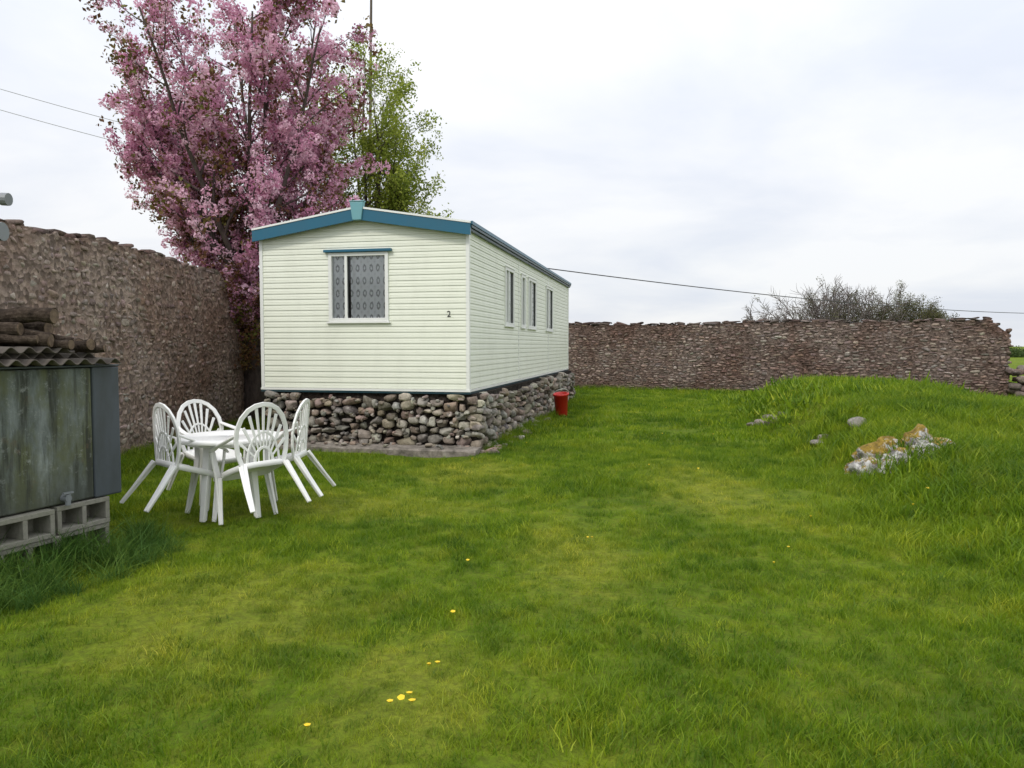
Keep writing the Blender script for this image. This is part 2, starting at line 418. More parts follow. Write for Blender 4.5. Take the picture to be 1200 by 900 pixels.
def face_stones(p0,p1,nrm,ht,zr,wr,pal_,dep=.05,off=0,zb=-.05,gap=.93,jo=(-.012,.02),wv=.035,pj=.18):
    p0=Vector(p0);p1=Vector(p1); L=(p1-p0).length; t=(p1-p0)/L; nrm=Vector(nrm); out=[]
    ax=[tuple(t),tuple(nrm),(0,0,1)]; z=zb; wob=R(0,9)
    hm=max(ht(0),ht(L/2),ht(L))
    while z<hm:
        h=R(*zr); s=-R(0,.1)
        while s<L:
            w=R(*wr)*(1.3 if random.random()<.15 else 1); sc=s+w/2
            hj=h*R(.75,1.15)
            zz=z+h/2+wv*noise.noise(Vector((sc*1.5,z*.7,wob)))+R(-.015,.015)
            if zz+h*.3<ht(min(max(sc,0),L)) and 0<sc<L:
                c=p0+t*sc+nrm*(off+R(*jo)); c.z=zz
                out.append((tuple(c),ax,(w/2*gap,dep,hj/2*gap),pal(pal_,pj)))
            s+=w
        z+=h
    return out
def core(name,p0,p1,thick,nrm,ht,mat,parent,zb=-.3,step=.25):
    p0=Vector(p0);p1=Vector(p1); L=(p1-p0).length; t=(p1-p0)/L; nrm=Vector(nrm); m=MB(); n=int(L/step)
    vs=[];fs=[]
    for i in range(n+1):
        s=L*i/n; a=p0+t*s; b=a-nrm*thick; h=ht(s)
        vs+=[(a.x,a.y,zb),(a.x,a.y,h),(b.x,b.y,h),(b.x,b.y,zb)]
    for i in range(n):
        o=i*4
        for q,w in((0,1),(1,2),(2,3)): fs.append((o+q,o+w,o+4+w,o+4+q))
    fs+= [(0,1,2,3),(n*4+3,n*4+2,n*4+1,n*4)]
    m.add(vs,fs); return m.obj(name,[mat],parent)
LW=empty('stone_wall')
p0,p1=(-5.5,3,0),(-5.5,32,0)
def htL(s):
    y=3+s; b=3.02+.04*math.sin(y*1.3)+.05*noise.noise(Vector((y*2.2,0,4)))
    if y>14.2: b=max(2.36+.03*math.sin(y), b-(y-14.2)*1.6)
    return b
it=face_stones((-5.5,5.2,0),(-5.5,17.5,0),(1,0,0),lambda s:htL(s+2.2)-.03,(.055,.12),(.06,.21),PAL_L,dep=.042,off=-.030,gap=.88,jo=(-.015,.014),wv=.12,pj=.3)
it+=face_stones((-5.5,17.5,0),(-5.5,31.5,0),(1,0,0),lambda s:htL(s+14.5)-.06,(.12,.2),(.2,.4),PAL_L,dep=.05)
stones('wall_stones',it,M_stoneL,2,LW)
core('wall_core',p0,p1,.55,(1,0,0),lambda s:htL(s)-.05,M_mortL,LW)
it=[]; s=1.0
while s<28:
    w=R(.10,.26); y=3+s; hh=R(.03,.06)
    for q in (0,1):
        it.append(((-5.5-.15-q*.28+R(-.03,.03),y,htL(s)-.055+hh*.5+R(-.015,.015)),[(0,1,0),(1,0,0),(0,0,1)],(w/2,R(.13,.17),hh),pal(PAL_L)*.55))
    s+=w*.92
stones('coping_stones',it,M_stoneL,2,LW,boxy=.6,rough=.18)

BWp=empty('stone_wall')
tb=(BW1-BW0).normalized(); nb=Vector((tb.y,-tb.x,0)); Lb=(BW1-BW0).length
def htB(s):
    b=2.40+.03*math.sin(s*.9)+.04*noise.noise(Vector((s*1.8,2,0)))
    if s>Lb-.5: b-=(s-(Lb-.5))*.9
    return b
st=face_stones(BW0,BW1,nb,lambda s:htB(s)-.05,(.055,.12),(.09,.30),PAL_B,dep=.05,off=-.03,gap=.92,jo=(-.015,.014),wv=.10,pj=.32)
e0=BW1; e1=BW1-nb*.55
st+=face_stones(e0,e1,tb,lambda s:2.1,(.1,.16),(.15,.3),PAL_B,dep=.06)
stones('wall_stones',st,M_stoneB,2,BWp)
core('wall_core',BW0,BW1,.55,nb,lambda s:htB(s)-.05,M_mortB,BWp)
it=[];s=0
while s<Lb-.2:
    w=R(.18,.5); c=BW0+tb*s-nb*.2; hh=R(.02,.038)
    for q in(0,1):
        it.append(((c.x-nb.x*q*.2+nb.x*.06,c.y-nb.y*q*.2+nb.y*.06,htB(s)-.03+hh*q*1.2+R(-.008,.012)),[tuple(tb),tuple(nb),(0,0,1)],(w/2,R(.16,.22),hh),pal(PAL_B)*.6))
    s+=w*.95
stones('coping_stones',it,M_stoneB,2,BWp)
it=[]
for k in range(60):
    t=R(0,1.8); z=R(0,1)*max(.1,1.1-.5*t)
    c=BW1+tb*(.1+t)+nb*R(-.4,.25)
    it.append(((c.x,c.y,z),[tuple(tb),tuple(nb),(0,0,1)],(R(.1,.22),R(.1,.2),R(.06,.13)),pal(PAL_B)))
stones('tumbled_stones',it,M_stoneB,2,BWp)

# ------------------------------------------------------------------ caravan
CV=empty('static_caravan',CO,(0,0,CA))
W=3.38; LN=11.0; xc=-W/2; hw=W/2
p=.0865; Z0=.94
zt=lambda x:3.40+.27*(1-abs(x-xc)/hw)
wf=(-2.22,-1.26); wz=(Z0+p*12,Z0+p*24)
sw=[(2.46,3.2),(3.95,4.35),(4.7,5.6),(7.0,8.0)]
m=MB()
def planks(m,fn,x0,x1,wins,ztop,clip=None):
    k=0
    while Z0+k*p<ztop:
        a,b=Z0+k*p,Z0+(k+1)*p
        if clip is None: xa,xb=x0,x1; b=min(b,ztop)
        else:
            r=clip(b-.03)
            if r is None: break
            xa,xb=r
        segs=[(xa,xb)]
        for (u0,u1) in wins:
            if a+.01>wz[0]-.001 and b-.01<wz[1]+.001:
                ns=[]
                for (s0,s1) in segs:
                    if u1<=s0 or u0>=s1: ns.append((s0,s1))
                    else:
                        if u0>s0: ns.append((s0,u0))
                        if u1<s1: ns.append((u1,s1))
                segs=ns
        for s0,s1 in segs:
            prof=[(a,0.0),(a+.002,.012),(a+.03,.0105),(a+.036,.0065),(a+.042,.010),(b-.001,.002)]
            for (za,na),(zb,nb_) in zip(prof[:-1],prof[1:]):
                m.add([fn(s0,na,za),fn(s1,na,za),fn(s1,nb_,zb),fn(s0,nb_,zb)],[(0,1,2,3)])
        k+=1
ff=lambda a,n,z:(a,-n,z)
fr=lambda a,n,z:(n,a,z)
fl=lambda a,n,z:(-W-n,a,z)
fb=lambda a,n,z:(a,LN+n,z)
def clip(z):
    if z<3.36: return (-W,0)
    q=hw*(1-(z-3.40)/.27)
    if q<.1: return None
    q=min(q,hw); return (xc-q,xc+q)
planks(m,ff,-W,0,[wf],3.64,clip); planks(m,fb,-W,0,[],3.64,clip)
planks(m,fr,0,LN,sw,3.34); planks(m,fl,0,LN,[],3.34)
m.obj('wall_cladding',[M_cream],CV)
m=MB()
for x in(-W,0):
    for y in(0,LN):
        sx=1 if x==0 else -1; sy=-1 if y==0 else 1
        m.box(min(x-sx*.03,x+sx*.022),max(x-sx*.03,x+sx*.022),min(y,y+sy*.022),max(y,y+sy*.022),.93,3.33)
        m.box(min(x,x+sx*.022),max(x,x+sx*.022),min(y-sy*.001,y-sy*.035),max(y-sy*.001,y-sy*.035),.93,3.33)
for yj in (3.72,7.35): m.box(.004,.016,yj-.02,yj+.02,.95,3.29)
m.obj('corner_trims',[M_white],CV)
m=MB()
m.box(-W-.03,.03,-.028,-.002,.905,.937,0); m.box(-W-.03,.03,-.022,.03,.872,.903,1)
m.box(.002,.028,-.001,LN,.905,.937,0); m.box(-.02,.022,.032,LN,.872,.903,1)
m.obj('skirt_rails',[M_white,M_tealD],CV)
m=MB()
ov=.07; y0,y1=-.10,LN+.08
hx=[-W-ov,xc,ov]; ze=3.40-.27*ov/hw
vs=[]
for y in(y0+.005,y1):
    for x,z in((hx[0],ze),(xc,3.67),(hx[2],ze)): vs+=[(x,y,z+.0),(x,y,z+.035)]
m.add(vs,[(1,3,9,7),(3,5,11,9),(0,6,8,2),(2,8,10,4),(0,2,3,1),(2,4,5,3),(6,7,9,8),(8,9,11,10),(0,1,7,6),(4,10,11,5)])
m.obj('roof',[M_roof],CV)
m=MB()
for sgn in(-1,1):
    xo=xc+sgn*(hw+ov); 
    for (d0,d1,ya,yb,mi) in((-.17,.0,-.145,-.1,0),(.001,.03,-.155,-.1,1)):
        q=[(xc,3.67+d0),(xo,ze+d0),(xo,ze+d1),(xc,3.67+d1)]
        vs=[(x,y,z) for y in(ya,yb) for x,z in q]
        m.add(vs,[(0,1,2,3),(7,6,5,4),(0,4,5,1),(1,5,6,2),(2,6,7,3),(3,7,4,0)],mi)
m.obj('gable_fascia',[M_teal,M_white],CV)
m=MB()
m.add([(xc-.07,-.175,3.49),(xc+.07,-.175,3.49),(xc+.11,-.175,3.76),(xc-.11,-.175,3.76),(xc-.07,-.1,3.49),(xc+.07,-.1,3.49),(xc+.11,-.1,3.76),(xc-.11,-.1,3.76)],[(0,1,2,3),(7,6,5,4),(0,4,5,1),(1,5,6,2),(2,6,7,3),(3,7,4,0)])
m.box(xc-.12,xc+.12,-.182,-.09,3.762,3.78)
m.obj('ridge_cap',[M_tealL],CV,bevel=.01)
m=MB()
m.box(.004,.06,-.08,LN+.05,3.29,3.33,1)
m.box(.024,.085,-.095,LN+.06,3.332,3.372,0)
m.box(.072,.095,-.099,LN+.06,3.374,3.43,2)
m.box(-W-.085,-W-.024,-.095,LN+.06,3.3,3.372,0)
m.obj('gutters',[M_tealD,M_tealD,M_teal],CV,bevel=.004)
m=MB(); m.box(-W+.35,-.35,.35,LN-.3,1.0,3.3); m.obj('interior_void',[M_dark],CV)
m=MB(); m.box(-W+.02,-.02,.02,LN-.02,.88,.93); m.obj('chassis_floor',[M_dark],CV)
def window(name,fn,a0,a1,z0,z1,split,head=True):
    m=MB()
    def bx(u0,u1,n0,n1,za,zb,mi=0):
        P0=fn(u0,n0,za);P1=fn(u1,n1,zb)
        m.box(min(P0[0],P1[0]),max(P0[0],P1[0]),min(P0[1],P1[1]),max(P0[1],P1[1]),za,zb,mi)
    fw=.045
    bx(a0-.01,a0+fw,-.03,.035,z0-.01,z1+.01); bx(a1-fw,a1+.01,-.03,.035,z0-.01,z1+.01)
    bx(a0+fw,a1-fw,-.03,.033,z0-.01,z0+fw); bx(a0+fw,a1-fw,-.03,.033,z1-fw,z1+.01)
    if split:
        s=a0+(a1-a0)*split; bx(s-.022,s+.022,-.028,.03,z0+fw,z1-fw)
        bx(s+.022,s+.030,-.02,.012,z0+fw,z1-fw,1); bx(a1-fw-.009,a1-fw,-.02,.012,z0+fw,z1-fw,1)
    bx(a0-.04,a1+.04,-.01,.05,z0-.036,z0-.012)
    if head: bx(a0-.07,a1+.07,-.01,.075,z1+.014,z1+.055,2)
    else: bx(a0-.02,a1+.02,-.01,.045,z1+.012,z1+.03,0)
    m.obj(name+'_frame',[M_white,M_dark,M_teal],CV,bevel=.004)
    m=MB(); m.add([fn(a0+fw-.005,-.005,z0+fw-.005),fn(a1-fw+.005,-.005,z0+fw-.005),fn(a1-fw+.005,-.005,z1-fw+.005),fn(a0+fw-.005,-.005,z1-fw+.005)],[(0,1,2,3)])
    m.obj(name+'_glass',[M_glass],CV)
    m=MB(); n=60; vs=[];fs=[]
    for i in range(n+1):
        a=a0+(a1-a0)*i/n; d=-.032-.009*math.sin(i*.9)-.005*math.sin(i*2.3)
        vs+=[fn(a,d,z0+.02),fn(a,d,z1)]
    for i in range(n):
        if split and head and -.0<(i/n-split)<.06: continue
        fs.append((2*i,2*i+2,2*i+3,2*i+1))
    m.add(vs,fs); m.obj(name+'_curtain',[M_lace],CV,smooth=True)
    m=MB()
    D=-.34
    q=[(a0,z0),(a1,z0),(a1,z1),(a0,z1)]
    for i in range(4):
        (u,za),(v,zb)=q[i],q[(i+1)%4]
        m.add([fn(u,-.03,za),fn(v,-.03,zb),fn(v,D,zb),fn(u,D,za)],[(0,1,2,3)])
    m.add([fn(a,D,z) for a,z in q],[(0,1,2,3)])
    m.obj(name+'_reveal',[M_dark],CV)
window('front_window',ff,*wf,*wz,.29)
for k,(a,b) in enumerate(sw): window('side_window_%d'%(k+1),fr,a,b,*wz,0 if b-a<.6 else .4,False)
cu=bpy.data.curves.new('number_two','FONT'); cu.body='2'; cu.size=.13; cu.extrude=.002; cu.materials.append(M_blk)
o=bpy.data.objects.new('number_sign',cu); COL.objects.link(o); o.parent=CV; o.location=(-.33,-.015,2.03); o.rotation_euler=(math.pi/2,0,0)

PL=empty('rubble_stone_plinth')
def w3(x,y): a,b=loc2w(x,y); return Vector((a,b,0))
tx=Vector((ca,sa,0)); ty=Vector((-sa,ca,0))
hp=lambda s:.87
it=face_stones(w3(-W+.06,.02),w3(.12,.02),-ty,hp,(.09,.17),(.10,.28),PAL_C,dep=.10,off=0,gap=1.0,jo=(-.03,.03),wv=.14,pj=.28)
it+=face_stones(w3(.12,.0),w3(.12,11),tx,hp,(.09,.17),(.12,.32),PAL_C,dep=.10,gap=1.0,jo=(-.03,.03),wv=.14,pj=.28)
for _ in range(150):
    u=R(-W+.1,.1); c=w3(u,-.05); it.append(((c.x,c.y,R(.03,.84)),[tuple(tx),tuple(-ty),(0,0,1)],(R(.02,.05),.05,R(.02,.04)),pal(PAL_C)))
it=[(c,a,s,k) for c,a,s,k in it if c[2]+s[2]<.9]
stones('plinth_stones',it,M_stone,3,PL,boxy=.62,rough=.18,cut=(.58,.92))
m=MB()
A=[w3(-W+.04,.03),w3(.11,.03),w3(.11,11),w3(-W+.04,11)]
m.add([(a.x,a.y,z) for z in(-.2,.868) for a in A],[(0,1,5,4),(1,2,6,5),(2,3,7,6),(3,0,4,7),(4,5,6,7)])
m.obj('plinth_core',[M_mortC],PL)
it=[]
for k in range(26):
    lx=R(.22,.5); ly=R(-.15,5); c=w3(lx,ly); s=R(.03,.08); it.append(((c.x,c.y,Hs(c.x,c.y)+s*.3),[(1,0,0),(0,1,0),(0,0,1)],(s*1.3,s,s*.7),pal(PAL_C)))
for k in range(14):
    c=w3(R(-3,.2),R(-.35,-.12)); s=R(.02,.05); it.append(((c.x,c.y,.1+s*.3),[(1,0,0),(0,1,0),(0,0,1)],(s*1.3,s,s*.7),pal(PAL_C)))
stones('fallen_stones',it,M_stone,3,PL)
t=NT('weathered_concrete'); v=t.coord('World'); n=t.noise(v,7,8,.7)
c=t.ramp(n,[(.35,(.10,.09,.075)),(.55,(.24,.21,.18)),(.75,(.38,.35,.31))]); t.set(c,.95); t.bump(n,.8,.03); M_conc=t.m
m=MB(); n1=60
pts=[]
for i in range(n1+1): pts.append((-2.95+i*(3.15/n1),-.38+.07*noise.noise(Vector((i*.3,0,0)))+.03*noise.noise(Vector((i*1.1,3,0)))))
vs=[];fs=[]
for (x,y) in pts:
    a=w3(x,y); b=w3(x,.0); zt_=.075+.025*noise.noise(Vector((x*2.5,1,1)))
    vs+=[(a.x,a.y,-.1),(a.x,a.y,zt_-.02),(a.x+ty.x*.03,a.y+ty.y*.03,zt_),(b.x,b.y,zt_+.02)]
for i in range(n1):
    for q in range(3): fs.append((i*4+q,i*4+4+q,i*4+5+q,i*4+1+q))
fs+=[(0,1,2,3),(n1*4+3,n1*4+2,n1*4+1,n1*4)]
m.add(vs,fs); m.obj('concrete_slab',[M_conc])
rp=w3(.55,6.0)
B=empty('red_plastic_bucket',(rp.x,rp.y,Hs(rp.x,rp.y)),(math.radians(8),math.radians(-6),.3))
m=MB()
prof=[(.12,0),(.13,.01),(.165,.50),(.19,.505),(.19,.545),(.158,.545),(.12,.03),(0,.03)]
vs=[];fs=[];n=28
for r,z in prof:
    for j in range(n): a=2*math.pi*j/n; vs.append((r*math.cos(a),r*math.sin(a)*.85,z))
for i in range(len(prof)-1):
    for j in range(n): fs.append((i*n+j,i*n+(j+1)%n,(i+1)*n+(j+1)%n,(i+1)*n+j))
m.add(vs,fs); m.obj('tub',[M_red],B,smooth=True)
m=MB(); m.tube([(.19*math.cos(a),.02-.1*math.sin(a),.53+.13*math.sin(a)) for a in np.linspace(0,math.pi,14)],.006,6); m.obj('handle',[M_white],B,smooth=True)

# ------------------------------------------------------------------ furniture
def chair(name,loc,face,tilt=20,roll=0):
    ang=math.atan2(face[1],face[0])-math.pi/2
    Rm=Matrix.Rotation(ang,4,'Z')@Matrix.Rotation(math.radians(-tilt),4,'X')@Matrix.Rotation(math.radians(roll),4,'Y')
    e=bpy.data.objects.new(name,None); e.matrix_world=Matrix.Translation((loc[0],loc[1],Hs(loc[0],loc[1])+.008))@Rm; COL.objects.link(e)
    yo=-.26
    m=MB()
    n=40
    def outl(k,sc):
        a=2*math.pi*k/n; cx=math.copysign(abs(math.cos(a))**.45,math.cos(a)); cy=math.copysign(abs(math.sin(a))**.45,math.sin(a))
        wd=.235 if cy>0 else .215
        return cx*wd*sc, cy*.225*sc
    vs=[];fs=[]
    for sc,z in((.0,.415),(.5,.418),(.85,.428),(.97,.436),(1.0,.43),(1.0,.385),(.97,.385),(.96,.42),(.0,.405)):
        for k in range(n): x,y=outl(k,sc); vs.append((x,y+yo+.0,z-(.012 if y>.15 else 0)))
    for i in range(8):
        for k in range(n): fs.append((i*n+k,i*n+(k+1)%n,(i+1)*n+(k+1)%n,(i+1)*n+k))
    m.add(vs,fs); m.obj('seat',[M_plastic],e,smooth=True)
    m=MB()
    for s in(-1,1):
        m.ribbon([(s*.262,yo+.26,0),(s*.245,yo+.24,.2),(s*.232,yo+.215,.40),(s*.25,yo+.19,.55),(s*.262,yo+.165,.635)],(s*.35,.93,0),[.04,.05,.062,.055,.05],.022)
        m.ribbon([(s*.262+.0,yo+.262-.012,0),(s*.245,yo+.235-.012,.2),(s*.226,yo+.205-.012,.40)],(s*.95,-.3,0),[.03,.042,.052],.016)
        m.ribbon([(s*.262,yo-.36,0),(s*.235,yo-.285,.2),(s*.20,yo-.21,.41)],(s*.35,-.93,0),[.04,.055,.07],.022)
        m.ribbon([(s*.262,yo-.35,0),(s*.236,yo-.275,.2),(s*.203,yo-.2,.41)],(s*.95,.3,0),[.03,.045,.058],.016)
        m.ribbon([(s*.262,yo+.20,.622),(s*.268,yo+.16,.644),(s*.275,yo+.05,.652),(s*.272,yo-.08,.652),(s*.255,yo-.19,.66),(s*.235,yo-.262,.67)],(0,0,1),[.04,.058,.06,.055,.05,.04],.018)
    m.obj('legs_and_arms',[M_plastic],e,bevel=.006)
    m=MB()
    def bp(s,t,d=0): return Vector((s,yo-.205-.30*t-.15*t*t+ .58*(s*s), .415+t*.965))
    N=(0,.95,.31)
    out=[(-.19,0),(-.222,.10),(-.235,.22),(-.225,.31),(-.19,.395),(-.135,.455),(-.07,.487),(0,.497)]
    out=out+[(-a,b) for a,b in out[::-1][1:]]
    m.ribbon([bp(*q) for q in out],N,.040,.02)
    ar=[(.085*math.cos(a),.0+.14*math.sin(a)) for a in np.linspace(0,math.pi,9)]
    m.ribbon([bp(*q) for q in ar],N,.026,.016)
    ar2=[(.15*math.cos(a)*1.0,.0+.27*math.sin(a)) for a in np.linspace(0.05,math.pi-.05,11)]
    m.ribbon([bp(*q) for q in ar2],N,.02,.015)
    for k in range(9):
        a=math.radians(24+k*16.5); c_,s_=math.cos(a),math.sin(a)
        q1=(.23*c_, .49*s_)
        q0=(.085*c_,.14*s_)
        m.ribbon([bp(*q0),bp((q0[0]+q1[0])/2,(q0[1]+q1[1])/2),bp(*q1)],N,[.014,.022,.03],.012)
    for s_ in(-.05,0,.05): m.ribbon([bp(s_,-.01),bp(s_,.12)],N,.014,.012)
    m.obj('fan_back',[M_plastic],e,bevel=.004)
    return e
TX,TY=-2.60,6.80
chair('plastic_garden_chair',(-2.84,6.70),(.66,.75),18,0)
chair('plastic_garden_chair',(-2.86,7.35),(.80,-.60),8,1)
chair('plastic_garden_chair',(-2.36,6.60),(-.72,.69),19,-1)
chair('plastic_garden_chair',(-2.36,7.08),(-.88,.0),15,0)
T=empty('round_garden_table',(TX,TY,Hs(TX,TY)),(0,0,math.radians(20)))
m=MB(); n=56
prof=[(.02,.722),(.02,.735),(.40,.738),(.445,.736),(.46,.726),(.462,.70),(.455,.695),(.448,.715),(.02,.712)]
vs=[];fs=[]
for r,z in prof:
    for j in range(n): a=2*math.pi*j/n; vs.append((r*math.cos(a),r*math.sin(a),z))
for i in range(len(prof)-1):
    for j in range(n): fs.append((i*n+j,i*n+(j+1)%n,(i+1)*n+(j+1)%n,(i+1)*n+j))
m.add(vs,fs); m.obj('table_top',[M_plastic],T,smooth=True)
m=MB()
for k in range(4):
    a=math.radians(45+90*k); c_,s_=math.cos(a),math.sin(a)
    m.ribbon([(c_*.33,s_*.33,0),(c_*.29,s_*.29,.35),(c_*.25,s_*.25,.69)],(c_,s_,0),[.05,.068,.09],.03)
    m.ribbon([(c_*.31,s_*.31,0.004),(c_*.27,s_*.27,.35),(c_*.22,s_*.22,.69)],(-s_,c_,0),[.04,.055,.08],.026)
    m.ribbon([(c_*.03,s_*.03,.685),(c_*.27,s_*.27,.685)],(-s_,c_,0),[.05,.05],.02)
m.obj('table_legs',[M_plastic],T,bevel=.005)
m=MB()
pts=[(.36*math.cos(2*math.pi*j/n),.36*math.sin(2*math.pi*j/n),.69) for j in range(n+1)]
m.ribbon(pts,(0,0,1),.014,.05); m.obj('apron_ring',[M_plastic],T)

# ------------------------------------------------------------------ tank on blocks
TKa=math.atan2(.93,.37)
TK=empty('storage_tank',(-3.15,5.93,0),(0,0,TKa))
t=NT('stained_tank'); v=t.coord('Object',(3.0,3.0,.8)); n=t.noise(v,1.4,9,.74)
c=t.ramp(n,[(.36,(.035,.042,.036)),(.47,(.10,.118,.105)),(.58,(.17,.195,.185)),(.70,(.30,.335,.32))])
n2=t.noise(t.coord('Object',(2.0,2.0,.9)),1.7,7,.65)
c=t.mix(t.ramp(n2,[(.43,0),(.58,.85)]),c,(.095,.105,.04))
n3=t.noise(t.coord('Object',(8,8,.8)),1.2,6,.7)
c=t.mix(t.ramp(n3,[(.50,0),(.62,.9)]),c,(.025,.028,.02))
n4=t.noise(t.coord('Object'),11,9,.8); c=t.mix(t.ramp(n4,[(.55,0),(.67,.65)]),c,(.32,.345,.32))
n5=t.noise(t.coord('Object'),5,8,.75); c=t.mix(t.ramp(n5,[(.58,0),(.70,.6)]),c,(.13,.085,.045))
sz=t.N('ShaderNodeSeparateXYZ'); t.L(t.coord('Object'),sz.inputs[0])
c=t.mix(t.ramp(t.math('ADD',sz.outputs[2],t.math('MULTIPLY',n5,.5)),[(.70,.65),(1.05,0)]),c,(.045,.052,.04))
t.set(c,.8); t.bump(n4,.4,.01); M_tank=t.m
M_slate=painted('slate_blue_steel',(.06,.072,.085),.55,.85,(.03,.035,.028),5,(1,1,.3))
m=MB(); m.box(-1.7,-.24,0,1.3,.425,1.43); m.obj('tank_body',[M_tank],TK,bevel=.012)
m=MB(); m.box(-.238,.0,-.012,1.31,.42,1.435); m.obj('end_panel',[M_slate],TK,bevel=.012)
m=MB(); m.box(-1.72,-.0,-.015,1.32,1.437,1.452); m.obj('tank_rim',[M_slate],TK,bevel=.004)
m=MB(); m.tube([(-.5,-.0,.47),(-.5,-.06,.47)],.026,12); m.tube([(-.5,-.05,.50),(-.5,-.05,.42)],.02,10); m.box(-.54,-.46,-.062,-.042,.505,.517); m.obj('drain_tap',[M_pipe],TK,smooth=False)
t=NT('concrete_block'); v=t.coord('World'); n=t.noise(v,30,6,.8); n2=t.noise(v,3,4)
c=t.mix(n2,t.ramp(n,[(.3,(.15,.14,.13)),(.7,(.34,.32,.29))]),(.22,.22,.16)); t.set(c,.95); t.bump(n,.7,.008); M_cb=t.m
BL=empty('concrete_block_stack',(-3.15,5.93,0),(0,0,TKa))
m=MB()
def block(x,z,y=0.0):
    L_,h,d,w=.44,.205,.215,.035
    m.box(x,x+L_,y,y+d,z,z+w); m.box(x,x+L_,y,y+d,z+h-w,z+h)
    for q in(0,(L_-w)/2,L_-w): m.box(x+q,x+q+w,y+.001,y+d-.03,z+w,z+h-w)
    m.box(x,x+L_,y+d-.03,y+d-.001,z+w,z+h-w)
for r_,dx in((0,0),(1,-.04)):
    for k in range(4):
        block(-.56-k*.452+dx*(k%2)+.0,.0+r_*.208,-.01+R(-.012,.012)-(.05 if k==1 else 0))
for r_ in(0,1):
    for k in range(4): block(-.54-k*.452,.0+r_*.208,1.05)
m.obj('hollow_blocks',[M_cb],BL,bevel=.004)
CS=empty('corrugated_roof_sheet',(-3.15,5.93,0),(0,0,TKa))
m=MB(); nn=240; 
for (dz,dy,dx) in((0,0,0),(.045,.12,-.12),(.088,.05,-.35)):
    vs=[];fs=[]
    for i in range(nn+1):
        x=-1.85+dx+i*(1.8/nn); z=1.475+dz+.020*math.sin(x*2*math.pi/.13)
        vs+=[(x,-.09+dy,z),(x,1.35,z+.03),(x,-.09+dy,z+.009),(x,1.35,z+.039)]
    for i in range(nn):
        o=i*4; fs+=[(o,o+4,o+5,o+1),(o+2,o+3,o+7,o+6),(o,o+2,o+6,o+4)]
    m.add(vs,fs)
m.obj('sheet',[painted('rusty_asbestos_sheet',(.11,.095,.08),.85,.9,(.045,.03,.022),8,(1,1,1))],CS,smooth=True)
LG=empty('stacked_logs')
t=NT('log_bark'); v=t.coord('Object',(1,1,1)); n=t.noise(v,18,7,.75)
c=t.ramp(n,[(.3,(.02,.016,.012)),(.5,(.07,.052,.04)),(.66,(.14,.11,.085)),(.8,(.26,.23,.2))]); t.set(c,.95,spec=.1); t.bump(n,1,.03); M_bark=t.m
t=NT('log_end'); v=t.coord('Object'); n=t.noise(v,22,5,.7); t.set(t.ramp(n,[(.3,(.05,.03,.02)),(.7,(.20,.14,.09))]),.9); M_lend=t.m
logs=[((-3.35,5.42,1.64),(-4.5,5.2,1.66),.058),((-3.30,5.36,1.81),(-4.6,5.35,1.83),.060),((-3.50,5.55,1.64),(-4.7,5.6,1.64),.056),
 ((-3.48,5.28,1.72),(-4.6,5.1,1.73),.050),((-3.20,5.66,1.60),(-4.3,5.9,1.60),.045),((-3.42,5.5,1.73),(-4.6,5.55,1.73),.050),((-3.36,5.78,1.60),(-4.4,6.0,1.60),.05),((-3.6,5.2,1.64),(-4.6,4.9,1.64),.045),((-3.24,5.47,1.60),(-4.3,5.55,1.62),.032),((-3.14,5.72,1.575),(-3.9,5.6,1.59),.028),((-3.38,5.30,1.635),(-4.2,5.0,1.65),.03),((-3.30,5.60,1.66),(-4.1,5.2,1.72),.028)]
for k,(a,b,r_) in enumerate(logs):
    m=MB(); a=Vector(a);b=Vector(b); K=12; pts=[];rr=[]
    for i in range(K+1):
        q=a.lerp(b,i/K); q+=Vector((0,.03*noise.noise(q*3+Vector((k,0,0))),.03*noise.noise(q*4+Vector((3,k,0))))); pts.append(q); rr.append(r_*(1+.35*noise.noise(q*7)))
    m.tube(pts,rr,14,0,False)
    d=(b-a).normalized()
    m.tube([pts[0]-d*.002,pts[0]+d*.01],[rr[0]*.9,rr[0]*.97],14,1); m.tube([pts[-1]-d*.01,pts[-1]],[rr[-1],rr[-1]*.95],14,1)
    m.obj('log_%d'%(k+1),[M_bark,M_lend],LG,smooth=False)
VP=empty('vent_pipe')
m=MB()
m.tube([(-3.85,5.0,1.46),(-3.85,5.0,3.1)],.04,14)
m.tube([(-3.85,5.0,2.60),(-3.5,5.0,2.585),(-3.36,5.0,2.57)],.032,14); m.tube([(-3.40,5.0,2.575),(-3.35,5.0,2.572)],.042,14)
m.tube([(-3.5,5.0,2.60),(-3.44,5.0,2.66)],.008,8)
m.tube([(-3.85,5.0,2.37),(-3.55,5.0,2.365),(-3.43,5.0,2.36)],.05,14); m.tube([(-3.46,5.0,2.36),(-3.395,5.0,2.36)],[.062,.062],14)
m.obj('pipework',[M_pipe],VP,bevel=0)

